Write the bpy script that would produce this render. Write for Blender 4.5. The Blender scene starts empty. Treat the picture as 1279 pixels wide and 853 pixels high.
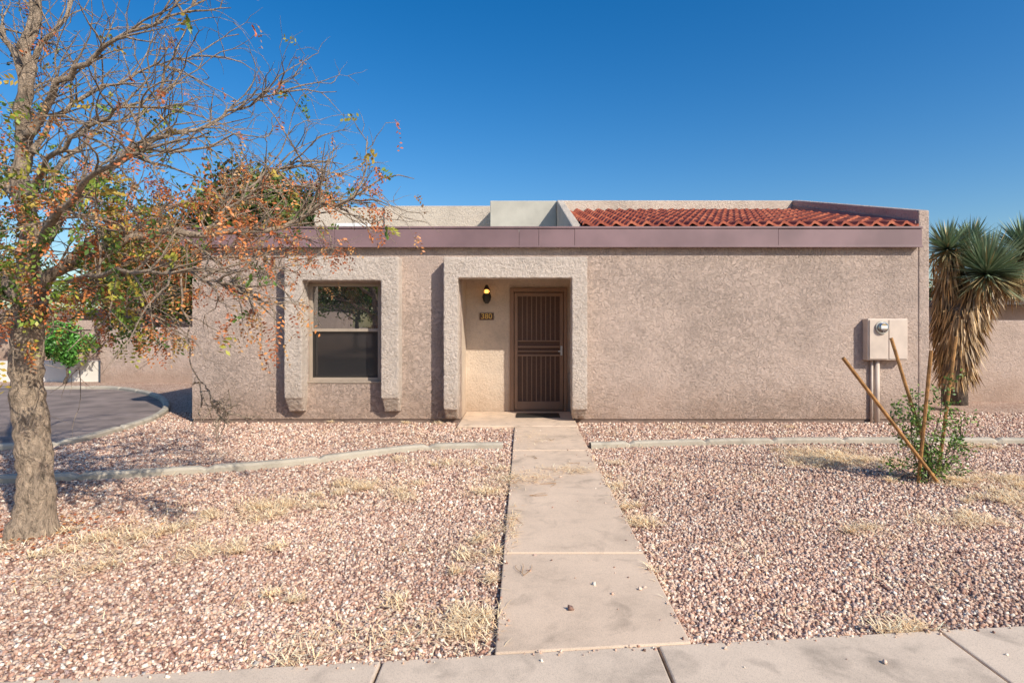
import bpy, bmesh, math, random
import numpy as np
from mathutils import Vector, Matrix
random.seed(7); rng=np.random.default_rng(7)
S=bpy.context.scene
S.view_settings.view_transform='Standard'; S.view_settings.look='None'; S.view_settings.exposure=0
F=726.0
def P(px,py,Y): return Vector(((px-654)*Y/F, Y, 1.5+(407-py)*Y/F))
def G(px,py):
    Y=1.5*F/(py-407); return ((px-654)*Y/F, Y)

# ---------------- materials
def newmat(name):
    m=bpy.data.materials.new(name); m.use_nodes=True
    nt=m.node_tree; b=nt.nodes['Principled BSDF']
    return m,nt,b
def N(nt,t,**k):
    n=nt.nodes.new(t)
    for a,v in k.items():
        if a.startswith('i_'):
            n.inputs[a[2:].replace('_',' ')].default_value=v
        else: setattr(n,a,v)
    return n
def ramp(nt,stops):
    r=nt.nodes.new('ShaderNodeValToRGB'); e=r.color_ramp.elements
    while len(e)<len(stops): e.new(0.5)
    for i,(p,c) in enumerate(stops):
        e[i].position=p; e[i].color=(*c,1) if len(c)==3 else c
    return r
def c3(v): return (v,v,v)
def simple(name,col,rough=0.7,var=0.15,scale=8,bump=0.0,bscale=60,metal=0,dist=0.01):
    m,nt,b=newmat(name); L=nt.links.new
    tc=N(nt,'ShaderNodeTexCoord'); n=N(nt,'ShaderNodeTexNoise',i_Scale=scale,i_Detail=4.0)
    L(tc.outputs['Object'],n.inputs['Vector'])
    r=ramp(nt,[(0.3,tuple(x*(1-var) for x in col)),(0.7,tuple(min(1,x*(1+var)) for x in col))])
    L(n.outputs['Fac'],r.inputs['Fac']); L(r.outputs['Color'],b.inputs['Base Color'])
    b.inputs['Roughness'].default_value=rough; b.inputs['Metallic'].default_value=metal
    if bump>0:
        n2=N(nt,'ShaderNodeTexNoise',i_Scale=bscale,i_Detail=3.0); L(tc.outputs['Object'],n2.inputs['Vector'])
        bp=N(nt,'ShaderNodeBump',i_Strength=bump,i_Distance=dist); L(n2.outputs['Fac'],bp.inputs['Height']); L(bp.outputs['Normal'],b.inputs['Normal'])
    return m
def stucco(name,col,lace=1.0,fine=1.0):
    m,nt,b=newmat(name); L=nt.links.new
    tc=N(nt,'ShaderNodeTexCoord')
    n1=N(nt,'ShaderNodeTexNoise',i_Scale=1.3,i_Detail=6.0,i_Roughness=0.7); L(tc.outputs['Object'],n1.inputs['Vector'])
    r=ramp(nt,[(0.3,tuple(x*0.80 for x in col)),(0.5,col),(0.72,tuple(x*1.08 for x in col))]); L(n1.outputs['Fac'],r.inputs['Fac'])
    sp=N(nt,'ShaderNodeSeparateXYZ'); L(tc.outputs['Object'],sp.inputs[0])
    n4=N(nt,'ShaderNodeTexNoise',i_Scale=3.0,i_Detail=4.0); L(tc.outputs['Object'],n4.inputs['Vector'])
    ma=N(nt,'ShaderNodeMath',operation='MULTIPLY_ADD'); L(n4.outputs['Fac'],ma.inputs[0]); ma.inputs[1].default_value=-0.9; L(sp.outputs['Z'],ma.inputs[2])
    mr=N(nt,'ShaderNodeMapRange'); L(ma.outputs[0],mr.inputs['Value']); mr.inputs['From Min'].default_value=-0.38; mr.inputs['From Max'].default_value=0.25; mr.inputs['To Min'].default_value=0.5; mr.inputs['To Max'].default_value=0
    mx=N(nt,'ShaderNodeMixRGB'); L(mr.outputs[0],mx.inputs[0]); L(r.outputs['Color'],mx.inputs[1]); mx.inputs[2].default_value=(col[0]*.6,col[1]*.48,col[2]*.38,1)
    b.inputs['Roughness'].default_value=0.92
    n2=N(nt,'ShaderNodeTexNoise',i_Scale=10.0,i_Detail=6.0,i_Distortion=0.5,i_Roughness=0.70); L(tc.outputs['Object'],n2.inputs['Vector'])
    r2=ramp(nt,[(0.43,c3(0)),(0.51,c3(0.75)),(0.62,c3(1))]); L(n2.outputs['Fac'],r2.inputs['Fac'])
    n3=N(nt,'ShaderNodeTexNoise',i_Scale=34.0,i_Detail=6.0,i_Roughness=0.75); L(tc.outputs['Object'],n3.inputs['Vector'])
    # fine grain: colour darkens in the pits of the render, lightens on the peaks
    r3=ramp(nt,[(0.34,c3(.72)),(0.50,c3(1)),(0.66,c3(1.06))]); L(n3.outputs['Fac'],r3.inputs['Fac'])
    mg=N(nt,'ShaderNodeMixRGB',blend_type='MULTIPLY'); mg.inputs[0].default_value=0.8*min(1,fine); L(mx.outputs[0],mg.inputs[1]); L(r3.outputs[0],mg.inputs[2]); L(mg.outputs[0],b.inputs['Base Color'])
    n5=N(nt,'ShaderNodeTexNoise',i_Scale=0.7,i_Detail=2.0); L(tc.outputs['Object'],n5.inputs['Vector'])
    m5=N(nt,'ShaderNodeMapRange'); L(n5.outputs[0],m5.inputs['Value']); m5.inputs['From Min'].default_value=.35; m5.inputs['From Max'].default_value=.65; m5.inputs['To Min'].default_value=.45*lace; m5.inputs['To Max'].default_value=1.0*lace
    b1=N(nt,'ShaderNodeBump',i_Distance=0.026); L(m5.outputs[0],b1.inputs['Strength']); L(r2.outputs['Color'],b1.inputs['Height'])
    b2=N(nt,'ShaderNodeBump',i_Strength=1.0*fine,i_Distance=0.05); L(n3.outputs['Fac'],b2.inputs['Height']); L(b1.outputs['Normal'],b2.inputs['Normal'])
    L(b2.outputs['Normal'],b.inputs['Normal'])
    return m
def attrmat(name,rough=0.8,trans=0.0):
    m,nt,b=newmat(name); L=nt.links.new
    a=N(nt,'ShaderNodeAttribute',attribute_name='Col'); L(a.outputs['Color'],b.inputs['Base Color']); b.inputs['Roughness'].default_value=rough
    if trans>0:
        t=N(nt,'ShaderNodeBsdfTranslucent'); L(a.outputs['Color'],t.inputs[0]); mx=N(nt,'ShaderNodeMixShader'); mx.inputs[0].default_value=trans
        L(b.outputs[0],mx.inputs[1]); L(t.outputs[0],mx.inputs[2]); L(mx.outputs[0],nt.nodes['Material Output'].inputs[0])
    return m
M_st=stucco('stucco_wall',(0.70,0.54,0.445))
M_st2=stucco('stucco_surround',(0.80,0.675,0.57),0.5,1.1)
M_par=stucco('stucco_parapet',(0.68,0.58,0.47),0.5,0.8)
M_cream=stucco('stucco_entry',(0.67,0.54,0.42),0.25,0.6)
M_grey=simple('grey_parapet',(0.48,0.45,0.38),0.9,0.12,3,0.2,30)
M_nb=stucco('neighbour_stucco',(0.60,0.46,0.38),0.6,0.8)
M_fascia=simple('fascia_metal',(0.225,0.14,0.145),0.5,0.2,1.5,0.05,20)
M_foot=simple('footing',(0.20,0.14,0.11),0.9,0.3,6,0.4,40)
M_dark=simple('dark_trim',(0.03,0.025,0.02),0.5)
M_door=simple('door_steel',(0.26,0.15,0.09),0.5,0.08,5)
M_doorp=simple('door_screen',(0.12,0.062,0.036),0.7,0.15,30,0.5,400,dist=0.003)
M_frame=simple('window_frame',(0.38,0.31,0.24),0.5,0.08,5)
M_metal=simple('steel',(0.6,0.58,0.55),0.35,0.05,5,metal=0.9)
M_box=simple('meter_paint',(0.60,0.49,0.40),0.6,0.1,5)
M_white=simple('white_plate',(0.7,0.7,0.68),0.5,0.05,5)
M_asph=simple('asphalt',(0.06,0.058,0.055),0.9,0.3,3,0.6,120)
M_drive=simple('driveway_surface',(0.24,0.185,0.16),0.92,0.35,2,0.6,120)
M_wood=simple('stake_wood',(0.36,0.18,0.06),0.85,0.4,14,0.5,60)
M_stone=attrmat('gravel_stone',0.85,0)
M_leaf=attrmat('leaf',0.5,0)
M_leafT=attrmat('leaf_translucent',0.5,0.5)
M_straw=attrmat('straw',0.95,0)

def concrete(name,col):
    m,nt,b=newmat(name); L=nt.links.new
    tc=N(nt,'ShaderNodeTexCoord')
    n=N(nt,'ShaderNodeTexNoise',i_Scale=1.6,i_Detail=7.0,i_Roughness=0.7); L(tc.outputs['Object'],n.inputs['Vector'])
    r=ramp(nt,[(0.28,tuple(x*.70 for x in col)),(0.5,col),(0.75,tuple(x*1.15 for x in col))]); L(n.outputs['Fac'],r.inputs['Fac'])
    n2=N(nt,'ShaderNodeTexNoise',i_Scale=220.0,i_Detail=2.0); L(tc.outputs['Object'],n2.inputs['Vector'])
    r2=ramp(nt,[(0.35,c3(.72)),(0.5,c3(1)),(0.7,c3(1.0))]); L(n2.outputs['Fac'],r2.inputs['Fac'])
    mx=N(nt,'ShaderNodeMixRGB',blend_type='MULTIPLY'); mx.inputs[0].default_value=0.8; L(r.outputs[0],mx.inputs[1]); L(r2.outputs[0],mx.inputs[2])
    n3=N(nt,'ShaderNodeTexNoise',i_Scale=5.0,i_Detail=5.0,i_Distortion=0.5); L(tc.outputs['Object'],n3.inputs['Vector'])
    r3=ramp(nt,[(0.56,c3(1)),(0.74,c3(.66))]); L(n3.outputs[0],r3.inputs[0])
    mx2=N(nt,'ShaderNodeMixRGB',blend_type='MULTIPLY'); mx2.inputs[0].default_value=1; L(mx.outputs[0],mx2.inputs[1]); L(r3.outputs[0],mx2.inputs[2])
    L(mx2.outputs[0],b.inputs['Base Color']); b.inputs['Roughness'].default_value=0.88
    bp=N(nt,'ShaderNodeBump',i_Strength=0.35,i_Distance=0.003); L(n2.outputs['Fac'],bp.inputs['Height']); L(bp.outputs['Normal'],b.inputs['Normal'])
    return m
M_conc=concrete('walk_concrete',(0.70,0.53,0.385))
M_side=concrete('sidewalk_concrete',(0.68,0.54,0.41))
M_curb=concrete('curb_concrete',(0.48,0.42,0.33))

def groundmat():
    m,nt,b=newmat('gravel_ground'); L=nt.links.new
    tc=N(nt,'ShaderNodeTexCoord')
    v=N(nt,'ShaderNodeTexVoronoi',i_Scale=52.0); L(tc.outputs['Object'],v.inputs['Vector'])
    sp=N(nt,'ShaderNodeSeparateColor'); L(v.outputs['Color'],sp.inputs[0])
    r=ramp(nt,[(0,(0.24,0.13,0.09)),(0.3,(0.42,0.25,0.18)),(0.6,(0.55,0.37,0.27)),(0.85,(0.66,0.48,0.36)),(1,(0.80,0.66,0.53))]); L(sp.outputs[0],r.inputs[0])
    n=N(nt,'ShaderNodeTexNoise',i_Scale=0.8,i_Detail=5.0); L(tc.outputs['Object'],n.inputs['Vector'])
    r2=ramp(nt,[(0.35,c3(.8)),(0.65,c3(1.0))]); L(n.outputs[0],r2.inputs[0])
    mx=N(nt,'ShaderNodeMixRGB',blend_type='MULTIPLY'); mx.inputs[0].default_value=1; L(r.outputs[0],mx.inputs[1]); L(r2.outputs[0],mx.inputs[2])
    L(mx.outputs[0],b.inputs['Base Color']); b.inputs['Roughness'].default_value=0.95
    bp=N(nt,'ShaderNodeBump',i_Strength=0.9,i_Distance=0.015,invert=True); L(v.outputs['Distance'],bp.inputs['Height']); L(bp.outputs['Normal'],b.inputs['Normal'])
    return m
M_ground=groundmat()
def tilemat():
    m,nt,b=newmat('clay_tile'); L=nt.links.new
    tc=N(nt,'ShaderNodeTexCoord')
    v=N(nt,'ShaderNodeTexVoronoi',i_Scale=3.2); L(tc.outputs['Object'],v.inputs['Vector'])
    sp=N(nt,'ShaderNodeSeparateColor'); L(v.outputs['Color'],sp.inputs[0])
    r=ramp(nt,[(0,(0.26,0.055,0.03)),(0.5,(0.38,0.09,0.045)),(1,(0.50,0.15,0.075))]); L(sp.outputs[0],r.inputs[0])
    L(r.outputs[0],b.inputs['Base Color']); b.inputs['Roughness'].default_value=0.8
    return m
M_tile=tilemat()
def barkmat(name,col):
    m,nt,b=newmat(name); L=nt.links.new
    tc=N(nt,'ShaderNodeTexCoord'); mp=N(nt,'ShaderNodeMapping'); mp.inputs['Scale'].default_value=(1,1,0.45); L(tc.outputs['Object'],mp.inputs[0])
    n=N(nt,'ShaderNodeTexNoise',i_Scale=28.0,i_Detail=7.0,i_Roughness=0.75,i_Distortion=0.8); L(mp.outputs[0],n.inputs['Vector'])
    r=ramp(nt,[(0.3,tuple(x*.15 for x in col)),(0.42,tuple(x*.6 for x in col)),(0.5,col),(0.7,tuple(x*1.4 for x in col))]); L(n.outputs[0],r.inputs[0]); L(r.outputs[0],b.inputs['Base Color'])
    b.inputs['Roughness'].default_value=0.95
    bp=N(nt,'ShaderNodeBump',i_Strength=1.0,i_Distance=0.08); L(n.outputs[0],bp.inputs['Height']); L(bp.outputs[0],b.inputs['Normal'])
    return m
M_bark=barkmat('bark',(0.60,0.45,0.32)); M_bark2=barkmat('bark_dark',(0.20,0.15,0.11))
def glassmat(name,base,fac,rough):
    m,nt,b=newmat(name); L=nt.links.new
    b.inputs['Base Color'].default_value=(*base,1); b.inputs['Roughness'].default_value=0.5
    g=N(nt,'ShaderNodeBsdfGlossy'); g.inputs['Roughness'].default_value=rough
    tc=N(nt,'ShaderNodeTexCoord'); n=N(nt,'ShaderNodeTexNoise',i_Scale=3.0); L(tc.outputs['Object'],n.inputs['Vector'])
    bp=N(nt,'ShaderNodeBump',i_Strength=0.05,i_Distance=0.01); L(n.outputs[0],bp.inputs['Height']); L(bp.outputs[0],g.inputs['Normal'])
    mx=N(nt,'ShaderNodeMixShader'); mx.inputs[0].default_value=fac; L(b.outputs[0],mx.inputs[1]); L(g.outputs[0],mx.inputs[2]); L(mx.outputs[0],nt.nodes['Material Output'].inputs[0])
    return m
M_glass=glassmat('window_glass',(0.012,0.012,0.012),0.42,0.01)
M_glass2=glassmat('window_screen_glass',(0.012,0.010,0.009),0.08,0.05)
m,nt,b=newmat('lamp_glow'); b.inputs['Emission Color'].default_value=(1,0.42,0.08,1); b.inputs['Emission Strength'].default_value=3; b.inputs['Base Color'].default_value=(1,.6,.2,1); M_glow=m
M_num=simple('brass',(0.8,0.5,0.12),0.4,0.05,5)
M_plq=simple('plaque',(0.10,0.05,0.03),0.6,0.1,5)

# ---------------- mesh helpers
def empty(name,loc=(0,0,0)):
    e=bpy.data.objects.new(name,None); S.collection.objects.link(e); return e
def mk(name,verts,faces,mat,parent=None,cols=None,smooth=False):
    me=bpy.data.meshes.new(name); me.from_pydata([tuple(v) for v in verts],[],faces)
    if cols is not None:
        a=me.color_attributes.new('Col','FLOAT_COLOR','POINT'); arr=np.ones((len(verts),4),dtype=np.float32); arr[:,:3]=np.array(cols,dtype=np.float32)
        a.data.foreach_set('color',arr.ravel())
    if smooth: me.polygons.foreach_set('use_smooth',[True]*len(me.polygons))
    me.materials.append(mat); me.update()
    o=bpy.data.objects.new(name,me); S.collection.objects.link(o)
    if parent: o.parent=parent
    return o
BF=[(0,3,2,1),(4,5,6,7),(0,1,5,4),(1,2,6,5),(2,3,7,6),(3,0,4,7)]
def bx(x0,x1,y0,y1,z0,z1): return [(x0,y0,z0),(x1,y0,z0),(x1,y1,z0),(x0,y1,z0),(x0,y0,z1),(x1,y0,z1),(x1,y1,z1),(x0,y1,z1)]
def boxes(name,lst,mat,parent=None,bevel=0):
    V=[];Fc=[]
    for b in lst:
        vs=b if len(b)==8 else bx(*b)
        k=len(V); V+=vs; Fc+=[tuple(i+k for i in f) for f in BF]
    o=mk(name,V,Fc,mat,parent)
    if bevel:
        md=o.modifiers.new('b','BEVEL'); md.width=bevel; md.segments=2; md.limit_method='ANGLE'
    return o
def tube(V,Fc,pts,rad,sides=6,cap=True):
    pts=[Vector(p) for p in pts]; n=len(pts); k0=len(V)
    up=Vector((0.13,0.97,0.21))
    for i,p in enumerate(pts):
        t=(pts[min(i+1,n-1)]-pts[max(i-1,0)]).normalized()
        u=t.cross(up)
        if u.length<1e-3: u=t.cross(Vector((1,0,0)))
        u.normalize(); w=t.cross(u)
        for s in range(sides):
            a=2*math.pi*s/sides
            V.append(p+(u*math.cos(a)+w*math.sin(a))*rad[i])
    for i in range(n-1):
        for s in range(sides):
            a=k0+i*sides+s; b2=k0+i*sides+(s+1)%sides
            Fc.append((a,b2,b2+sides,a+sides))
    if cap:
        Fc.append(tuple(k0+s for s in range(sides))[::-1]); Fc.append(tuple(k0+(n-1)*sides+s for s in range(sides)))

# ---------------- ground
V=[];Fc=[]
prof=[(-400,0),(-9,0),(-9.02,-0.13),(0.95,-0.13),(0.97,0),(400,0)]
for i,(y,z) in enumerate(prof): V+=[(-400,y,z),(400,y,z)]
for i in range(len(prof)-1): Fc.append((2*i,2*i+1,2*i+3,2*i+2))
mk('ground',V,Fc,M_ground)
mk('street',[(-300,-9,-0.125),(300,-9,-0.125),(300,0.94,-0.125),(-300,0.94,-0.125)],[(0,1,2,3)],M_asph)
def swY(x): return 2.602+0.0975*(x+0.12)
L=[]
xs=[-9.5,-7.9,-6.4,-4.9,-3.4,-2.02,-0.62,0.615,2.0,3.4,4.9,6.4,7.9,9.5]
for a,b_ in zip(xs[:-1],xs[1:]):
    a+=.006;b_-=.006
    L.append([(a,0.98,-0.1),(b_,0.98,-0.1),(b_,swY(b_)-0.005,-0.1),(a,swY(a)-0.005,-0.1),(a,0.98,0.035),(b_,0.98,0.035),(b_,swY(b_)-0.005,0.035),(a,swY(a)-0.005,0.035)])
boxes('sidewalk',L,M_side,bevel=0.008)
WX0,WX1=-0.129,0.778
L=[]
yy=[(swY(0)+0.0),3.75,5.30,6.85,8.47]
for i in range(4):
    a=yy[i]+0.005;b_=yy[i+1]-0.005
    a0=swY(WX0)+.006 if i==0 else a; a1=swY(WX1)+.006 if i==0 else a
    z=0.035+[0,0.004,-0.003,0.003][i]
    L.append([(WX0,a0,-.05),(WX1,a1,-.05),(WX1,b_,-.05),(WX0,b_,-.05),(WX0,a0,z),(WX1,a1,z),(WX1,b_,z),(WX0,b_,z)])
boxes('concrete_walkway',L,M_conc,bevel=0.008)
boxes('porch_slab',[(-0.97,0.795,8.48,9.88,-0.05,0.045)],M_conc,bevel=0.01)

def curb(name,pts,w=0.11,h=0.075):
    pts=[Vector((p[0],p[1],0)) for p in pts]; out=[]
    for i in range(len(pts)-1):
        p0=pts[max(i-1,0)];p1=pts[i];p2=pts[i+1];p3=pts[min(i+2,len(pts)-1)]
        for k in range(8):
            t=k/8; out.append(0.5*((2*p1)+(-p0+p2)*t+(2*p0-5*p1+4*p2-p3)*t*t+(-p0+3*p1-3*p2+p3)*t**3))
    out.append(pts[-1])
    V=[];Fc=[]
    sec=[(-w/2,-.03),(-w/2,h*.7),(-w/2+.022,h),(w/2-.022,h),(w/2,h*.7),(w/2,-.03)]
    res=[out[0]]; d0=0
    for a,b_ in zip(out[:-1],out[1:]):
        d=(b_-a).length; n=max(1,int(d/0.05))
        for k in range(1,n+1): res.append(a+(b_-a)*k/n)
    for i,p in enumerate(res):
        t=(res[min(i+1,len(res)-1)]-res[max(i-1,0)]).normalized(); nn=Vector((-t.y,t.x,0))
        jn=(i%17==8)
        for (a,z) in sec:
            V.append(p+nn*(a*(.8 if jn else 1)+random.uniform(-.0015,.0015))+Vector((0,0,z*(.6 if jn else 1)+random.uniform(-.0015,.0015))))
        if i>0:
            k=(i-1)*6
            for s in range(5): Fc.append((k+s,k+s+1,k+7+s,k+6+s))
    return res,mk(name,V,Fc,M_curb)
cur=[G(-120,606),G(0,603),G(60,601),G(200,594),G(350,583),G(450,571),G(520,563),G(580,560.5),G(628,560)]
resA,_=curb('garden_curb',cur)
cur2=[G(737,560),G(860,556),G(980,554),G(1110,553.5),G(1279,554),G(1420,555)]
resB,_=curb('garden_curb',cur2)
cur3=[G(20,487),G(100,486),G(150,487),G(195,496),G(208,510),G(190,525),G(140,541),G(80,556),G(0,562),G(-60,566)]
resC,_=curb('garden_curb',cur3)
curbpts=np.array([[p.x,p.y] for r in (resA,resB,resC) for p in r[::2]])
dp=[(p.x,p.y) for p in resC[::3]]+[(resC[-1].x-8,resC[-1].y),(-26,15.0),(resC[0].x-1,14.6)]
DP=np.array(dp)
bm=bmesh.new(); vs=[bm.verts.new((x,y,.004)) for x,y in dp]; f=bm.faces.new(vs); bmesh.ops.triangulate(bm,faces=[f])
for f in bm.faces:
    if f.normal.z<0: f.normal_flip()
me=bpy.data.meshes.new('driveway'); bm.to_mesh(me); me.materials.append(M_drive); o=bpy.data.objects.new('driveway',me); S.collection.objects.link(o)
def inpoly(p,poly):
    ins=np.zeros(len(p),bool); j=len(poly)-1
    for i in range(len(poly)):
        xi,yi=poly[i];xj,yj=poly[j]
        c=((yi>p[:,1])!=(yj>p[:,1]))&(p[:,0]<(xj-xi)*(p[:,1]-yi)/(yj-yi+1e-12)+xi)
        ins^=c; j=i
    return ins

def stones(name,pts,size,zoff=0.0,mat=None):
    n=len(pts)
    base=np.array(bx(-1,1,-1,1,-1,1),dtype=float)*0.5
    v=np.repeat(base[None],n,0)*(1+rng.uniform(-.45,.25,(n,8,3)))
    v*=rng.uniform([.8,.6,.45],[1.25,1.0,.85],(n,3))[:,None,:]*size[:,None,None]
    q=rng.normal(size=(n,4)); q/=np.linalg.norm(q,axis=1)[:,None]
    w,x,y,z=q.T
    R=np.stack([1-2*(y*y+z*z),2*(x*y-z*w),2*(x*z+y*w),2*(x*y+z*w),1-2*(x*x+z*z),2*(y*z-x*w),2*(x*z-y*w),2*(y*z+x*w),1-2*(x*x+y*y)],1).reshape(n,3,3)
    v=np.einsum('nij,nkj->nki',R,v)
    v[:,:,0]+=pts[:,0,None]; v[:,:,1]+=pts[:,1,None]; v[:,:,2]+=(size*rng.uniform(-.05,.35,n))[:,None]+zoff
    fi=np.array(BF)[None]+(np.arange(n)*8)[:,None,None]
    me=bpy.data.meshes.new(name); me.vertices.add(n*8); me.vertices.foreach_set('co',v.ravel())
    me.loops.add(n*24); me.loops.foreach_set('vertex_index',fi.ravel().astype(np.int32))
    me.polygons.add(n*6); me.polygons.foreach_set('loop_start',np.arange(0,n*24,4,dtype=np.int32)); me.polygons.foreach_set('loop_total',np.full(n*6,4,dtype=np.int32))
    pal=np.array([[.60,.40,.295],[.72,.53,.41],[.88,.76,.62],[.46,.26,.185],[.26,.145,.11],[.68,.45,.31],[.48,.34,.29],[.76,.57,.43]])
    pr=np.array([.22,.18,.10,.16,.12,.1,.08,.04]); 
    c=pal[rng.choice(len(pal),n,p=pr)]*rng.uniform(.85,1.10,(n,1))
    c*=(1+.10*np.sin(pts[:,0]*1.7+1.3*np.sin(pts[:,1]*1.1))*np.sin(pts[:,1]*2.1+pts[:,0]*.6))[:,None]
    col=np.ones((n,8,4),dtype=np.float32); col[:,:,:3]=c[:,None,:]
    a=me.color_attributes.new('Col','FLOAT_COLOR','POINT'); a.data.foreach_set('color',col.ravel())
    me.materials.append(mat or M_stone); me.update(calc_edges=True); me.validate()
    o=bpy.data.objects.new(name,me); S.collection.objects.link(o); return o
def sample(x0,x1,y0,y1,dens,fr=1.0):
    n=int((x1-x0)*(y1-y0)*dens); p=np.stack([rng.uniform(x0,x1,n),rng.uniform(y0,y1,n)],1)
    return p[(np.abs(p[:,0])<fr*p[:,1]+0.5)]
def keep(p):
    k=~((p[:,0]>WX0-.012)&(p[:,0]<WX1+.012)&(p[:,1]<9.9))
    k&=p[:,1]>swY(p[:,0])+0.008
    k&=~((p[:,1]>8.96)&(p[:,0]>-5.15)&(p[:,0]<6.3))
    k&=~((p[:,1]>8.46)&(p[:,0]>-0.99)&(p[:,0]<.82))
    k&=~inpoly(p,DP)
    d=np.ones(len(p))*9
    for c in curbpts: d=np.minimum(d,(p[:,0]-c[0])**2+(p[:,1]-c[1])**2)
    return p[k&(d>0.062**2)]
A=keep(sample(-6,6.5,2.2,4.6,4600)); B=keep(sample(-8,8,4.6,7.2,2200)); C=keep(sample(-9.5,10,7.2,10.0,900))
pts=np.concatenate([A,B,C]); size=np.concatenate([rng.uniform(.010,.023,len(A)),rng.uniform(.013,.027,len(B)),rng.uniform(.017,.032,len(C))])
print('stones',len(pts))
stones('gravel',pts,size)
sp_=[G(765,750),G(800,744),G(805,741),G(712,770),G(668,700),G(742,738),G(690,640),G(700,600),G(1105,838)]
more=[(random.uniform(WX0,WX1),random.uniform(2.7,8.4)) for _ in range(45)]+[(random.uniform(-2,3),random.uniform(2.0,2.6)) for _ in range(30)]
for _ in range(420):
    y=random.uniform(2.7,8.4); e=abs(random.gauss(0,.02))
    if math.sin(y*5)+math.sin(y*13)+random.uniform(-1,1)<0: continue
    more.append((WX0+.005+e,y) if random.random()<.5 else (WX1-.005-e,y))
for _ in range(150):
    x=random.uniform(-2.5,4); more.append((x,swY(x)-.01-abs(random.gauss(0,.02))))
pp=np.array(sp_+more); stones('loose_pebbles',pp,np.concatenate([rng.uniform(.016,.026,len(sp_)),rng.uniform(.005,.014,len(more))]),zoff=0.037)

# dry grass
V=[];Fc=[];Cc=[]
def straw(cx,cy,rx,ry,n,ang=0,hmin=.02,hmax=.09,flat=.5,zb=0.012):
    for _ in range(n):
        a=random.gauss(0,.45)*rx; b2=random.gauss(0,.45)*ry
        x=cx+a*math.cos(ang)-b2*math.sin(ang); y=cy+a*math.sin(ang)+b2*math.cos(ang)
        if y<swY(x): continue
        if zb<.02 and WX0+.03<x<WX1-.03 : continue
        th=random.uniform(0,2*math.pi); l=random.uniform(hmin,hmax); up=random.random()*flat*l
        dx=math.cos(th)*l;dy=math.sin(th)*l; w=random.uniform(.0013,.003)
        z=zb+random.uniform(.005,.022); k=len(V)
        px_,py_=-math.sin(th)*w,math.cos(th)*w
        V.extend([(x-px_,y-py_,z),(x+px_,y+py_,z),(x+dx*.55+px_*.8,y+dy*.55+py_*.8,z+up*.8),(x+dx*.55-px_*.8,y+dy*.55-py_*.8,z+up*.8),(x+dx,y+dy,z+up)])
        Fc.extend([(k,k+1,k+2,k+3),(k+3,k+2,k+4)])
        g=random.uniform(.8,1.12); c=random.choice([(.96,.72,.44),(.98,.80,.54),(.84,.58,.32)])
        Cc.extend([tuple(min(.97,q*g) for q in c)]*5)
def clumpy(cx,cy,rx,ry,n,ang=0,**k):
    m=max(1,int(n/130)); 
    for _ in range(m):
        a=random.gauss(0,.6)*rx;b2=random.gauss(0,.6)*ry
        s=random.choice([.05,.08,.12,.2,.3]); straw(cx+a*math.cos(ang)-b2*math.sin(ang),cy+a*math.sin(ang)+b2*math.cos(ang),s*1.3,s*.9,int(130*min(1,s*8+.3)),random.uniform(0,3),**k)
def sg(px,py,rx,ry,n,ang=0,**k):
    x,y=G(px,py); clumpy(x,y,rx,ry,n,ang,**k)
sg(190,665,.9,.18,2100,0.45); sg(330,635,.9,.18,2100,0.35); sg(290,690,.22,.14,1000); sg(470,612,.5,.2,1900); sg(545,580,.5,.15,900)
sg(612,690,.14,.5,1000); sg(620,610,.14,.7,1200); sg(598,780,.12,.25,700); sg(560,800,.25,.12,300)
sg(1045,577,.5,.25,6000); sg(1010,566,.6,.12,1500); sg(1240,605,.7,.25,3300); sg(1230,655,.5,.18,1100); sg(1135,797,.15,.06,900); sg(1265,625,.5,.2,1700)
sg(775,625,.14,.5,900); sg(760,590,.15,.5,900); sg(790,650,.10,.2,400); sg(1070,665,.25,.1,400)
sg(60,700,.6,.2,800); sg(320,840,.25,.06,300); sg(430,800,.5,.2,300); sg(450,530,1.6,.12,500); sg(900,535,2.0,.1,500); sg(310,745,.25,.1,300); sg(800,720,.1,.3,300)
sg(1190,560,.8,.15,1000); sg(450,775,.2,.25,400); sg(150,720,.6,.2,400)
for _ in range(150): straw(random.uniform(-4,5),random.uniform(2.8,8.5),.25,.25,30)
straw(.0,5.6,.35,.35,380,zb=.03,hmax=.14,flat=.2); straw(.5,5.9,.35,.2,300,zb=.03,hmax=.12,flat=.2); straw(-.08,4.3,.05,.5,200,zb=.03,flat=.2); straw(.1,7.6,.3,.7,200,zb=.03,flat=.2)
mk('dry_grass',V,Fc,M_straw,cols=Cc)
V=[];Fc=[]
for (x,y) in [(.0,3.4),(-.05,5.5),(.3,5.4),(.5,5.9),(.15,6.4),(-.05,4.4),(.35,7.4),(1.3,7.6),(-.4,5.9),(.05,5.0),(.6,6.2)]:
    a=random.uniform(0,6.28)
    for k in range(3):
        a2=a+random.uniform(-.8,.8); pts_=[Vector((x,y,.043))]
        for j in range(4): a2+=random.uniform(-.5,.5); pts_.append(pts_[-1]+Vector((math.cos(a2)*.04,math.sin(a2)*.04,random.uniform(-.001,.002))))
        tube(V,Fc,pts_,[.0018,.0015,.0013,.0012,.001],4)
mk('fallen_twigs',V,Fc,M_wood)

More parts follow.
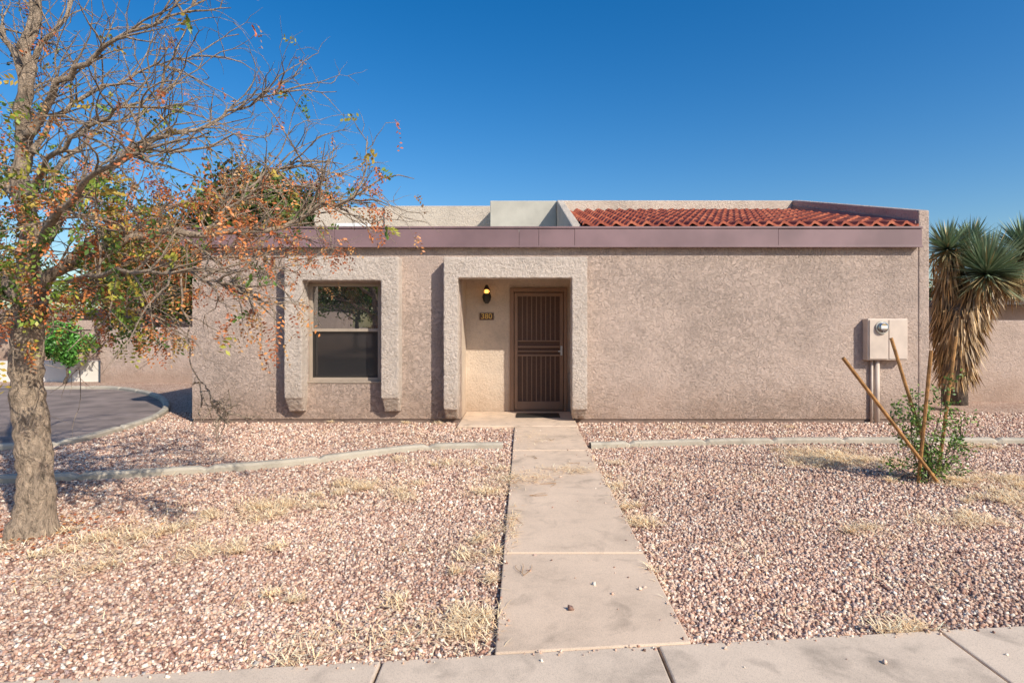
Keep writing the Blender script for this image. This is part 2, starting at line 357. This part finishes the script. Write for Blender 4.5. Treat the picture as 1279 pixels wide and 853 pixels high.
# ---------------- house
H=empty('stucco_house')
T=0.22
fr=[(-5.13,-3.34,9,9+T,0.06,2.95),(-3.34,-2.22,9,9+T,0.06,0.645),(-3.34,-2.22,9,9+T,2.165,2.95),(-2.22,-0.98,9,9+T,0.06,2.95),
    (-0.98,0.80,9,9+T,2.26,2.95),(0.80,6.11,9,9+T,0.06,2.95)]
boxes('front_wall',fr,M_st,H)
boxes('entry_recess',[(-1.1,-0.98,9+T,9.9,0,2.6),(0.80,0.92,9+T,9.9,0,2.6),(-1.1,-0.235,9.9,10.05,0,2.6),(0.745,0.92,9.9,10.05,0,2.6),(-0.235,0.745,9.9,10.05,2.15,2.6),(-0.98,0.80,9+T,9.9,2.30,2.4)],M_cream,H)
boxes('side_wall',[(-5.13,-4.93,9+T,16,0.06,2.95),(-5.13,6.27,16,16.2,0.06,4.35)],M_st,H)
boxes('footing',[(-5.11,-0.98,9.02,9.2,-.05,0.058),(0.80,6.25,9.02,9.2,-.05,0.058),(-5.11,-4.95,9.2,16,-.05,.058),(6.1,6.25,9.2,16,-.05,.058)],M_foot,H)
boxes('roof_deck',[(-4.93,6.1,9+T,16,2.80,2.93)],M_grey,H)
L=[];xs=[-5.18,-2.9,-0.07,0.23,0.78,3.9,6.105]
for a,b_ in zip(xs[:-1],xs[1:]): L.append((a+.002,b_-.002,8.90+random.uniform(-.003,.003),8.995,2.715,2.985))
L+=[(-5.18,6.105,8.885,9.0,2.99,3.02),(-5.18,6.105,8.885,8.896,2.70,2.73)]
L+=[(-5.25,-5.185,8.885,16,2.715,3.02)]
boxes('fascia',L,M_fascia,H,bevel=0.004)
def slopewall(x0,x1,y0,y1,zb,z0,z1): return [(x0,y0,zb),(x1,y0,zb),(x1,y1,zb),(x0,y1,zb),(x0,y0,z0),(x1,y0,z0),(x1,y1,z1),(x0,y1,z1)]
boxes('right_parapet',[slopewall(6.11,6.275,8.985,13.2,0.06,3.285,4.35),(6.11,6.275,13.2,16,0.06,4.35)],M_st,H,bevel=0.02)
boxes('parapet_flashing',[slopewall(6.075,6.107,9.02,13.2,2.95,3.13,4.22)],M_fascia,H)
boxes('left_parapet',[slopewall(0.75,0.90,9.02,13.2,2.94,3.05,4.35)],M_par,H,bevel=0.02)
boxes('back_parapet',[(0.75,6.11,13.21,13.4,2.94,4.35)],M_par,H,bevel=0.02)
boxes('mechanical_parapet',[(-0.76,0.745,13.2,14.2,2.94,4.34)],M_grey,H,bevel=0.015)
boxes('rear_parapet',[(-5.13,-3.40,14.22,14.4,2.94,4.40),(-3.39,-0.77,14.15,14.4,2.94,4.42)],M_par,H,bevel=0.015)
boxes('roof_vent',[(-3.9,-3.2,12,12.25,2.93,3.62)],M_white,H,bevel=0.02)
V=[];Fc=[]; tube(V,Fc,[(-4.9,9.6,3.06),(-2.75,9.6,3.06)],[.03,.03],10); mk('roof_pipe',V,Fc,M_white,H)
V=[];Fc=[]
x0,x1=0.905,6.07; wl=0.235; ns=int((x1-x0)/wl*8); rows=13
y0r,y1r,z0r,z1r=8.93,13.2,3.035,4.10
for r_ in range(rows):
    t0=r_/rows;t1=(r_+1.12)/rows
    for e,(t,h) in enumerate([(t0,-0.0),(t0,0.045),(min(t1,1.0),0.012)]):
        for i in range(ns+1):
            x=x0+(x1-x0)*i/ns; ph=2*math.pi*(x-x0)/wl
            wv=0.035*(math.sin(ph)+0.25*math.sin(2*ph))
            V.append((x,y0r+(y1r-y0r)*t+(random.uniform(-.006,.006) if e else 0),z0r+(z1r-z0r)*t+wv+h))
    k=r_*3*(ns+1)
    for e in range(2):
        for i in range(ns): Fc.append((k+e*(ns+1)+i,k+e*(ns+1)+i+1,k+(e+1)*(ns+1)+i+1,k+(e+1)*(ns+1)+i))
mk('tile_roof',V,Fc,M_tile,H)
tx=bpy.data.textures.new('stuc','CLOUDS'); tx.noise_scale=0.05; tx.noise_depth=3
def surround(name,xo0,xo1,wl_,wr,zt,zh,zb,yf,tap):
    L=[(xo0,xo1,yf,9.03,zh,zt),(xo0,xo0+wl_,yf,9.03,zb+tap,zh+.05),(xo1-wr,xo1,yf,9.03,zb+tap,zh+.05)]
    for a,b_ in ((xo0,xo0+wl_),(xo1-wr,xo1)):
        L.append([(a+.02,yf+.14,zb),(b_-.02,yf+.14,zb),(b_-.02,9.03,zb),(a+.02,9.03,zb),(a,yf,zb+tap+.02),(b_,yf,zb+tap+.02),(b_,9.03,zb+tap+.02),(a,9.03,zb+tap+.02)])
    o=boxes(name,L,M_st2,H)
    r=o.modifiers.new('r','REMESH'); r.mode='VOXEL'; r.voxel_size=0.016; r.use_smooth_shade=True
    s=o.modifiers.new('s','SMOOTH'); s.iterations=4; s.factor=.5
    d=o.modifiers.new('d','DISPLACE'); d.texture=tx; d.strength=0.020; d.texture_coords='GLOBAL'
surround('window_surround',-3.61,-1.88,.27,.27,2.54,2.18,0.19,8.75,.22)
surround('door_surround',-1.21,0.96,.22,.235,2.54,2.22,0.08,8.75,.16)
WN=[(-3.34,-3.29,9.05,9.12,.645,2.165),(-2.27,-2.22,9.05,9.12,.645,2.165),(-3.29,-2.27,9.05,9.12,2.115,2.165),(-3.29,-2.27,9.05,9.12,.645,.695),(-3.29,-2.27,9.045,9.115,1.41,1.455)]
boxes('window_frame',WN,M_frame,H,bevel=.004)
boxes('window_sash',[(-3.29,-3.265,9.07,9.11,.695,1.41),(-2.295,-2.27,9.07,9.11,.695,1.41),(-3.265,-2.295,9.07,9.11,.695,.72),(-3.265,-2.295,9.07,9.11,1.385,1.41)],M_dark,H)
boxes('window_sill',[(-3.36,-2.20,8.985,9.05,.615,.643)],M_frame,H,bevel=.005)
mk('window_pane_upper',[(-3.29,9.10,1.455),(-2.27,9.10,1.455),(-2.27,9.10,2.115),(-3.29,9.10,2.115)],[(0,1,2,3)],M_glass,H)
mk('window_pane_lower',[(-3.265,9.10,.72),(-2.295,9.10,.72),(-2.295,9.10,1.385),(-3.265,9.10,1.385)],[(0,1,2,3)],M_glass2,H)
D=empty('security_door'); D.parent=H
Y=9.86
boxes('door_frame',[(-.232,-.165,Y,9.95,.05,2.145),(.68,.742,Y,9.95,.05,2.145),(-.165,.68,Y,9.95,2.075,2.145),(-.165,.68,Y+.02,9.95,.046,.075)],M_door,D,bevel=.005)
L=[(-.155,-.10,Y+.0,Y+.035,.085,2.06),(.615,.67,Y,Y+.035,.085,2.06),(-.10,.615,Y,Y+.035,2.0,2.06),(-.10,.615,Y,Y+.035,.085,.22),
   (-.10,.615,Y+.004,Y+.03,1.13,1.16),(-.10,.615,Y+.004,Y+.03,.985,1.015),(-.10,.615,Y+.004,Y+.03,1.235,1.255),(-.10,.615,Y+.004,Y+.03,1.06,1.08)]
for i in range(8):
    x=-.10+.715*(i+1)/9
    L+=[(x-.008,x+.008,Y+.008,Y+.026,.22,.985),(x-.008,x+.008,Y+.008,Y+.026,1.255,2.0)]
boxes('door_bars',L,M_door,D,bevel=.003)
mk('door_screen',[(-.155,Y+.037,.085),(.67,Y+.037,.085),(.67,Y+.037,2.06),(-.155,Y+.037,2.06)],[(0,1,2,3)],M_doorp,D)
boxes('door_handle',[(.625,.66,Y-.012,Y-.001,1.0,1.16),(.585,.65,Y-.045,Y-.03,1.06,1.08),(.636,.65,Y-.04,Y-.01,1.06,1.08)],M_metal,D,bevel=.004)
boxes('door_mat',[(-.12,.58,9.2,9.62,.046,.062)],M_dark,H,bevel=.004)
LE=empty('wall_lantern'); LE.parent=H
def lathe(name,prof,cx,cy,mat,parent,seg=14):
    V=[];Fc=[]
    for r,z in prof:
        for s in range(seg): a=2*math.pi*s/seg; V.append((cx+r*math.cos(a),cy+r*math.sin(a),z))
    for i in range(len(prof)-1):
        for s in range(seg): Fc.append((i*seg+s,i*seg+(s+1)%seg,(i+1)*seg+(s+1)%seg,(i+1)*seg+s))
    return mk(name,V,Fc,mat,parent,smooth=False)
lx,ly=-.62,9.76
lathe('cap',[(.0,2.19),(.02,2.185),(.03,2.16),(.045,2.13),(.05,2.115),(.0,2.11)],lx,ly,M_dark,LE,10)
lathe('base',[(.0,1.87),(.03,1.875),(.06,1.92),(.075,1.98),(.07,2.02),(.05,2.045),(0,2.045)],lx,ly,M_dark,LE,10)
lathe('bulb',[(.0,2.046),(.035,2.05),(.048,2.075),(.04,2.10),(.0,2.109)],lx,ly,M_glow,LE,12)
L=[]
for a in range(4):
    an=math.pi/4+a*math.pi/2; x=lx+.052*math.cos(an);y=ly+.052*math.sin(an); L.append((x-.004,x+.004,y-.004,y+.004,2.03,2.12))
L+=[(lx-.05,lx+.05,9.885,9.899,1.93,2.12),(lx-.01,lx+.01,ly+.03,9.89,1.93,1.95)]
boxes('cage',L,M_dark,LE)
boxes('number_plaque',[(-.75,-.51,9.88,9.899,1.60,1.72)],M_plq,H,bevel=.004)
cu=bpy.data.curves.new('house_number','FONT'); cu.body='380'; cu.size=.13; cu.extrude=.003; cu.align_x='CENTER'; cu.align_y='CENTER'
t=bpy.data.objects.new('house_number',cu); S.collection.objects.link(t); t.location=(-.63,9.874,1.66); t.rotation_euler=(math.pi/2,0,0); cu.materials.append(M_num); t.parent=H
MB=empty('electric_meter_box'); MB.parent=H
x0,z1=P(1084,398,8.85).x,P(0,398,8.85).z; x1,z0=P(1134,450,8.85).x,P(0,450,8.85).z
boxes('cabinet',[(x0,x1,8.85,8.998,z0,z1)],M_box,MB,bevel=.012)
boxes('cover',[(x0+.02,x0+.30,8.835,8.849,z0+.02,z1-.02),(x0+.32,x1-.015,8.84,8.849,z0+.02,z1-.02)],M_box,MB,bevel=.006)
V=[];Fc=[]
cx=P(1103,408,8.8).x; cz=P(0,409,8.8).z
tube(V,Fc,[(cx,8.834,cz),(cx,8.81,cz),(cx,8.78,cz),(cx,8.77,cz)],[.085,.08,.075,.055],20); mk('meter',V,Fc,M_glass,MB)
V=[];Fc=[]; tube(V,Fc,[(cx,8.833,cz),(cx,8.81,cz)],[.10,.10],20); mk('meter_ring',V,Fc,M_metal,MB)
boxes('meter_label',[(cx-.05,cx+.05,8.763,8.768,cz-.02,cz+.03)],M_white,MB)
V=[];Fc=[]; xc=P(1096,0,8.93).x; tube(V,Fc,[(xc,8.94,z0+.02),(xc,8.94,0)],[.035,.035],12); tube(V,Fc,[(xc-.07,8.96,z0+.02),(xc-.07,8.96,.0)],[.02,.02],10)
mk('conduit',V,Fc,M_box,MB,smooth=True)

# ---------------- neighbours / walls
boxes('block_wall',[(6.9,16,11.5,11.7,-.05,1.61)],M_nb,None,bevel=.02)
boxes('block_wall',[(-11.15,-5.2,15.3,15.5,-.05,1.46)],M_nb,None,bevel=.02)
boxes('pale_wall',[(-22,-11.4,15.6,15.8,-.05,0.55)],simple('pale_paint',(0.78,0.72,0.64),.9,.05,3),None)
boxes('block_wall',[(-30,-10,27,27.2,-.05,1.9)],M_nb,None,bevel=.02)
NB=empty('neighbour_house')
boxes('walls',[(13,26,17.5,25,0,2.1)],M_nb,NB)
boxes('roof',[(12.3,26.5,16.6,25.5,2.1,2.28)],simple('roof_dark',(0.10,0.08,0.07),.9),NB,bevel=.02)
CP=empty('carport')
boxes('roof',[(-24,-12.4,18.6,23,1.72,2.03)],simple('carport_fascia',(0.24,0.16,0.13),.8),CP,bevel=.02)
boxes('posts',[(-13.1,-12.9,18.8,19.0,0,1.72),(-18.5,-18.3,18.8,19.0,0,1.72)],simple('post_paint',(0.30,0.24,0.2),.8),CP)
AH=empty('house_across_street')
boxes('walls',[(-26,-13,-26,-18,0,2.9),(-8,8,-26,-18,0,2.9)],M_nb,AH)
boxes('roof',[(-26.4,-12.6,-26.4,-17.6,2.9,3.2),(-8.4,8.4,-26.4,-17.6,2.9,3.2)],M_fascia,AH)
boxes('garage_door',[(-6,-1,-17.99,-17.9,0,2.2),(1.5,4,-17.99,-17.9,.9,2.1)],M_white,AH)

# ---------------- vegetation
def rv(s=1.0): return Vector((random.gauss(0,s),random.gauss(0,s),random.gauss(0,s)))
class Tree:
    def __init__(s): s.V=[];s.F=[];s.LV=[];s.LF=[];s.LC=[];s.tips=[]
    def limb(s,pts,r0,r1,sides=8,jit=.02,sub=4):
        pts=[Vector(p) for p in pts]; out=[]
        for i in range(len(pts)-1):
            p0=pts[max(i-1,0)];p1=pts[i];p2=pts[i+1];p3=pts[min(i+2,len(pts)-1)]
            for k in range(sub):
                t=k/sub; q=0.5*((2*p1)+(-p0+p2)*t+(2*p0-5*p1+4*p2-p3)*t*t+(-p0+3*p1-3*p2+p3)*t**3)
                out.append(q+(rv(jit) if (i or k) else Vector()))
        out.append(pts[-1]); n=len(out)
        rad=[r0+(r1-r0)*(i/(n-1))**.8 for i in range(n)]
        tube(s.V,s.F,out,rad,sides); return out,rad
    def twig(s,p,d,l,r,depth,sides=4,droop=0.0,kids=3):
        n=4 if depth else 3; pts=[p.copy()];q=p.copy();dd=d.normalized()
        for i in range(n):
            dd=(dd+rv(.22)+Vector((0,0,-droop))).normalized(); q=q+dd*(l/n); pts.append(q.copy())
        tube(s.V,s.F,pts,[r*(1-.7*i/n) for i in range(n+1)],sides,cap=False)
        if depth<=0: s.tips.append((pts[-1],dd)); s.tips.append((pts[-2],dd)); return
        for k in range(kids):
            i=random.randint(1,n); t=(pts[i]-pts[i-1]).normalized()
            s.twig(pts[i],(t+rv(.55)).normalized(),l*random.uniform(.45,.75),r*.55,depth-1,3,droop,kids)
        s.tips.append((pts[-1],dd))
    def leaf(s,p,d,l,w,c):
        d=d.normalized(); u=d.cross(rv()).normalized(); k=len(s.LV)
        s.LV+=[p,p+d*l*.5+u*w,p+d*l,p+d*l*.5-u*w]; s.LF.append((k,k+1,k+2,k+3)); s.LC+=[c]*4
    def spray(s,p,d,l,n,pal,lw=.006,ll=.03):
        d=(d+rv(.5)+Vector((0,0,-.25))).normalized(); side=d.cross(rv()).normalized(); c=random.choice(pal); 
        for i in range(n):
            t=(i+1)/n; q=p+d*l*t+Vector((0,0,-.25*l*t*t)); sg_=1 if i%2 else -1
            g=random.uniform(.7,1.25); s.leaf(q,(side*sg_+d*.5+rv(.2)),ll*random.uniform(.7,1.2),lw,tuple(x*g for x in c))
    def build(s,name,bark,lm=None):
        e=empty(name); mk('branches',s.V,s.F,bark,e,smooth=True)
        if s.LV: mk('leaves',s.LV,s.LF,lm or M_leaf,e,cols=s.LC)
        return e
GREEN=[(.13,.20,.025),(.09,.16,.02),(.19,.26,.03),(.065,.115,.018),(.34,.32,.045)]
RUST=[(.50,.14,.04),(.60,.22,.06),(.34,.10,.035),(.46,.25,.09)]
T=Tree()
ty=4.17
def Q(px,py,dy=0): return P(px,py,ty+dy)
tr=[];rr=[]
o1,_=T.limb([Q(40,364),Q(36,300,.05),Q(28,220,.1),Q(32,140,.05),Q(36,60,0),Q(50,-40,.1),Q(60,-170,.2)],.075,.028,8,.012)
limbs=[o1]
n=34
for i in range(n+1):
    t=i/n; y=674+(350-674)*t; x=40+5*math.sin(t*7)-3*t
    tr.append(Q(x,y)+Vector((random.uniform(-.006,.006),0,0))); rr.append(.112+.07*math.exp(-t*12)-.02*t+random.uniform(-.010,.010))
tube(T.V,T.F,tr,rr,18)
def LB(lst,r0,r1): 
    o,_=T.limb([Q(*p) for p in lst],r0,r1,7,.015); limbs.append(o)
LB([(40,372),(75,335,-.1),(120,318,-.2),(185,292,-.3),(260,292,-.3),(350,285,-.2),(395,262,-.2),(442,244,-.2)],.05,.005)
LB([(38,330),(75,270,.1),(120,225,.3),(190,175,.4),(250,160,.4),(300,135,.5),(345,118,.5)],.042,.004)
LB([(32,170),(65,115,-.1),(105,75,-.2),(165,40,-.3),(240,8,-.3)],.035,.005)
LB([(34,110),(15,60,.1),(-20,20,.2),(-60,-30,.2)],.03,.008)
LB([(80,335),(150,325,.3),(230,330,.5),(290,318,.7),(330,325,.8)],.03,.005)
LB([(185,294,-.3),(220,340,-.4),(235,400,-.45),(240,465,-.5),(262,500,-.5),(278,518,-.5)],.009,.002)
LB([(36,385),(0,350,.0),(-50,310,.2),(-110,290,.2)],.05,.015)
LB([(33,260),(0,225,.3),(-40,180,.5),(-80,120,.6)],.04,.01)
LB([(40,350),(60,290,-.5),(90,240,-.9),(150,200,-1.2),(200,190,-1.3)],.035,.005)
LB([(36,300),(50,240,.6),(90,190,1.1),(150,150,1.5),(220,130,1.8)],.04,.005)
LB([(120,318,-.2),(160,350,0),(190,385,.2),(175,400,.3)],.014,.003)
LB([(250,292,-.3),(300,250,-.2),(340,215,0),(380,205,0)],.012,.003)
LB([(34,90),(80,20,.2),(120,-60,.4)],.025,.006)
LB([(80,330),(130,290,.2),(190,262,.4),(260,245,.6),(330,235,.7),(390,232,.7)],.03,.004)
LB([(40,380),(70,370,-.2),(110,372,-.3),(150,385,-.3)],.02,.004)
LB([(38,370),(10,390,-.3),(-20,395,-.4)],.02,.006)
LB([(40,190),(80,140,.3),(130,110,.4),(190,85,.5),(240,70,.5)],.022,.004)
LB([(36,230),(70,190,-.3),(110,160,-.4),(160,135,-.5),(200,118,-.5)],.022,.004)
LB([(60,352),(110,345,-.5),(180,335,-.8),(250,345,-.9),(300,360,-.9)],.02,.004)
for li,o in enumerate(limbs):
    n=len(o)
    for i in range(2,n):
        if li==0 and i<8: continue
        if li==6 and i<14: continue
        for _ in range(2 if i<n-1 else 3):
            if random.random()<.12: continue
            t=(o[min(i+1,n-1)]-o[i-1]).normalized()
            d=(t*.7+rv(.5)+Vector((.15,0,.25 if li!=6 else -.2))).normalized()
            T.twig(o[i],d,random.uniform(.25,.55)*(.35 if li==6 else 1),.0085,2,4,0.03,2)
for p,d in T.tips:
    z=p.z; x=p.x
    u=x/p.y*4.17; v=1.5+(z-1.5)/p.y*4.17   # crown coordinates about the trunk
    if z<1.35: 
        if random.random()>.03: continue
    if v>3.1: dens=.06
    elif v>2.65: dens=.70 if u<-3.25 else .10
    elif v>2.40: dens=.90 if u<-3.0 else .38
    else: dens=.9 if u<-2.85 else .45
    cl=(.5+.5*math.sin(x*5+z*4)*math.sin(z*6-x*3+p.y*3))**1.6
    if random.random()<dens*(.10+1.0*cl):
        rust=random.random()<(.40+.3*cl if u<-2.7 else .82)
        for k in range(random.randint(2,4) if v<2.65 else random.randint(1,2)):
            if rust:T.spray(p+rv(.03),Vector((0,0,-.5))+d*.4,random.uniform(.06,.14),random.randint(8,13),RUST,.0065,.026)
            else: T.spray(p+rv(.03),d,random.uniform(.09,.16),random.randint(9,14),GREEN+[(.42,.30,.05)],.010,.038)
for _ in range(500):
    a=random.uniform(0,6.28); r=abs(random.gauss(0,.35))+.1; p=Vector((-3.55+math.cos(a)*r*1.2,4.15+math.sin(a)*r,.02+random.uniform(0,.012)))
    T.leaf(p,Vector((random.gauss(0,1),random.gauss(0,1),.1)),.03,.008,random.choice([(.42,.13,.05),(.32,.10,.04),(.5,.25,.1)]))
print('tips',len(T.tips),len(T.LF))
T.build('sparse_shade_tree',M_bark)

def bushy(name,base,h0,crown,cr,nl,ls,pal,nb=14,bark=M_bark2,r=.13,lm=None,spread=.8):
    T=Tree(); c=Vector(crown); b=Vector(base); T.limb([b,b+(c-b)*.3+rv(.05),b+(c-b)*.6+rv(.08),c],r,r*.4,8,.02)
    cl=[]
    for i in range(nb):
        d=rv().normalized(); q=c+Vector((d.x*cr[0],d.y*cr[1],d.z*cr[2]))*random.uniform(.5,.95)
        m=b+(c-b)*random.uniform(.5,.9); T.limb([m,(m+q)/2+rv(.12),q],r*.4,.012,5,.03)
        cl.append(q)
    for i in range(nb*3):
        d=rv().normalized(); cl.append(c+Vector((d.x*cr[0],d.y*cr[1],d.z*cr[2]))*random.uniform(.3,1.0))
    cs=[(q,random.uniform(.28,.55)*min(cr)*spread,random.uniform(.55,1.3),random.choice(pal)) for q in cl]
    for _ in range(nl):
        q,s_,g,c0=random.choice(cs); o=rv(s_*.5); 
        cc=random.choice(pal) if random.random()<.5 else c0; g2=g*random.uniform(.75,1.25)
        T.leaf(q+o,rv()+Vector((0,0,-.3)),ls*random.uniform(.6,1.3),ls*.27,tuple(x*g2 for x in cc))
    return T.build(name,bark,lm)
OL=[(.07,.12,.02),(.10,.15,.025),(.045,.08,.014),(.13,.14,.03),(.28,.12,.04)]
bushy('broadleaf_tree',(-8.9,16.9,0),0,(-7.7,16.9,4.5),(2.6,1.1,1.2),34000,.16,OL,20,r=.12,spread=1.25)
bushy('broadleaf_tree',(-11.0,17.2,0),0,(-10.7,17.2,3.1),(1.9,.9,1.4),30000,.15,OL[:4],18,r=.10,spread=1.25)
bushy('background_tree',(-15.5,25,0),0,(-15.5,25,3.2),(3.0,2,1.3),8000,.2,OL,14)
bushy('background_tree',(-24,25,0),0,(-24,25,3.3),(3.6,2,1.5),8000,.22,OL,14)
bushy('vine_shrub',(-11.9,15.1,0),0,(-11.9,15.0,1.05),(.65,.35,.5),8000,.10,[(.11,.32,.04),(.15,.40,.06),(.07,.20,.03)],9,r=.04,spread=1.1)
ST=[(.20,.32,.05),(.34,.40,.06),(.10,.17,.03)]
bushy('street_tree',(-9,-13,0),0,(-9,-13,3.4),(3.2,2,1.9),8000,.2,ST,14,lm=M_leafT)
bushy('street_tree',(-15,-14,0),0,(-15,-14,3.6),(3.0,2,2.0),7000,.2,ST,14,lm=M_leafT)
bushy('street_tree',(2,-14,0),0,(2,-14,3.8),(3.2,2,1.8),7000,.2,ST,14,lm=M_leafT)
bushy('background_tree',(19,30,0),0,(19,30,3.0),(3,2,1.4),5000,.25,OL,10)

# yucca
YV=[];YF=[];YC=[];TV=[];TF=[]
def blade(p,d,l,w,c,droop=0.0):
    d=d.normalized(); u=d.cross(Vector((0,0,1))+rv(.2)).normalized(); k=len(YV)
    mid=p+d*l*.5+Vector((0,0,-droop*l*.2)); tip=p+d*l+Vector((0,0,-droop*l*.7))
    YV.extend([p-u*w*.6,p+u*w*.6,mid+u*w,mid-u*w,tip]); YF.extend([(k,k+1,k+2,k+3),(k+3,k+2,k+4)]); YC.extend([c]*5)
def head(c,R,n):
    c=Vector(c)
    for _ in range(n):
        d=rv().normalized()
        if d.z<-.7: d.z*=-1
        g=random.uniform(.6,1.4); col=(.23*g,.31*g,.19*g) if d.z>-.2 and random.random()>.10 else random.choice([(.44*g,.33*g,.16*g),(.24*g,.25*g,.13*g)])
        blade(c+d*.06,d,R*random.uniform(.65,1.12),.015,col,random.uniform(0,.12))
def skirt(top,bot,r0,r1,n):
    top=Vector(top);bot=Vector(bot)
    for _ in range(n):
        t=random.random()**.8; p=top+(bot-top)*t; a=random.uniform(0,2*math.pi); rr=(r0+(r1-r0)*t)*(.8+.3*math.sin(a*3+t*9))
        sp=random.uniform(.05,.6); d=Vector((math.cos(a)*sp+random.uniform(-.2,.2),math.sin(a)*sp,-1)); g=random.uniform(.45,1.2); c=random.choice([(.56,.34,.14),(.42,.25,.10),(.64,.43,.21),(.30,.19,.09)])
        blade(p+Vector((math.cos(a)*rr*.6,math.sin(a)*rr*.6,0)),d,random.uniform(.18,.42),.013,tuple(x*g for x in c),.2)
yy_=10.3
h1=P(1232,342,yy_); h2=P(1184,312,yy_+.3); h3=P(1280,312,yy_+.2); h4=P(1212,306,yy_+.6)
head(h1,.78,1100); head(h2,.55,480); head(h3,.65,560); head(h4,.5,360)
skirt(h1+Vector((-.05,0,-.05)),P(1206,400,yy_),.42,.40,1500); skirt(P(1200,385,yy_),P(1194,465,yy_),.50,.34,1700); skirt(h2,P(1188,430,yy_+.2),.34,.38,1000); skirt(h3,P(1262,362,yy_+.1),.25,.15,350)
tube(TV,TF,[P(1192,505,yy_),P(1192,450,yy_),P(1198,390,yy_),h1],[.20,.18,.13,.08],10); tube(TV,TF,[P(1190,450,yy_),P(1186,380,yy_+.2),h2],[.13,.1,.08],10)
tube(TV,TF,[P(1198,400,yy_),P(1240,370,yy_+.1),h3],[.1,.09,.07],10)
YE=empty('yucca_tree'); mk('spiky_leaves',YV,YF,M_leaf,YE,cols=YC); mk('trunk',TV,TF,M_bark2,YE,smooth=True)

# young shrub with stakes
yb=5.6
T=Tree()
stems=[[(1158,602),(1150,570),(1130,540),(1112,518)],[(1158,602),(1165,560),(1175,520),(1182,480)],[(1160,602),(1180,580),(1198,550),(1200,520)],[(1156,602),(1140,560),(1140,520),(1150,500)],[(1158,602),(1135,590),(1118,585)],[(1160,602),(1185,600),(1196,590)],[(1158,602),(1160,570),(1152,540),(1145,520)],[(1160,602),(1172,580),(1188,565),(1200,548)]]
for st in stems:
    dy=random.uniform(-.25,.25); o,_=T.limb([P(x,y,yb+dy*(i/3)) for i,(x,y) in enumerate(st)],.007,.003,5,.008)
    for i in range(2,len(o)):
        for _ in range(2): T.twig(o[i],rv(.6)+Vector((0,0,.4)),random.uniform(.06,.13),.0025,1,3,0,2)
for p,d in T.tips:
    for _ in range(4):
        if random.random()<.3: continue
        c=random.choice([(.12,.22,.035),(.16,.29,.045),(.08,.15,.03),(.26,.34,.08)]); T.leaf(p+rv(.02),d+rv(.7),random.uniform(.025,.045),.010,c)
T.build('young_shrub',M_bark2)
SV=[];SF=[]
def stake(a,b_,ya,yb_): tube(SV,SF,[P(*a,ya),P(*b_,yb_)],[.017,.016],8)
stake((1053,447),(1172,603),5.35,5.5); stake((1113,422),(1168,600),5.8,5.65); stake((1163,438),(1147,603),5.4,5.55); stake((1194,420),(1172,590),5.7,5.75)
mk('plant_stakes',SV,SF,M_wood)

# ---------------- light / world / camera
el=math.radians(36); rot=math.radians(137)
w=bpy.data.worlds.new('World'); S.world=w; w.use_nodes=True; nt=w.node_tree
bg=nt.nodes['Background']; sk=nt.nodes.new('ShaderNodeTexSky'); sk.sky_type='NISHITA'; sk.sun_disc=False; sk.sun_elevation=el; sk.sun_rotation=rot
sk.air_density=1.1; sk.dust_density=1.2; sk.ozone_density=3.0
hs=nt.nodes.new('ShaderNodeHueSaturation'); hs.inputs['Saturation'].default_value=1.45; hs.inputs['Value'].default_value=1.15; hs.inputs['Hue'].default_value=.504
nt.links.new(sk.outputs[0],hs.inputs['Color']); nt.links.new(hs.outputs[0],bg.inputs[0]); bg.inputs[1].default_value=0.125
dirv=Vector((math.sin(rot)*math.cos(el),math.cos(rot)*math.cos(el),math.sin(el)))
sl=bpy.data.lights.new('sun','SUN'); sl.energy=5; sl.angle=math.radians(.5); sl.color=(1,.93,.81)
so=bpy.data.objects.new('sun',sl); S.collection.objects.link(so); so.rotation_euler=dirv.to_track_quat('Z','Y').to_euler()
cd=bpy.data.cameras.new('camera'); co=bpy.data.objects.new('camera',cd); S.collection.objects.link(co); S.camera=co
co.location=(0,0,1.5); co.rotation_euler=(math.pi/2,0,0); cd.sensor_width=36; cd.lens=F/1279*36
cd.shift_x=-14.5/1279; cd.shift_y=-19.5/1279; cd.clip_end=2000; cd.clip_start=.05
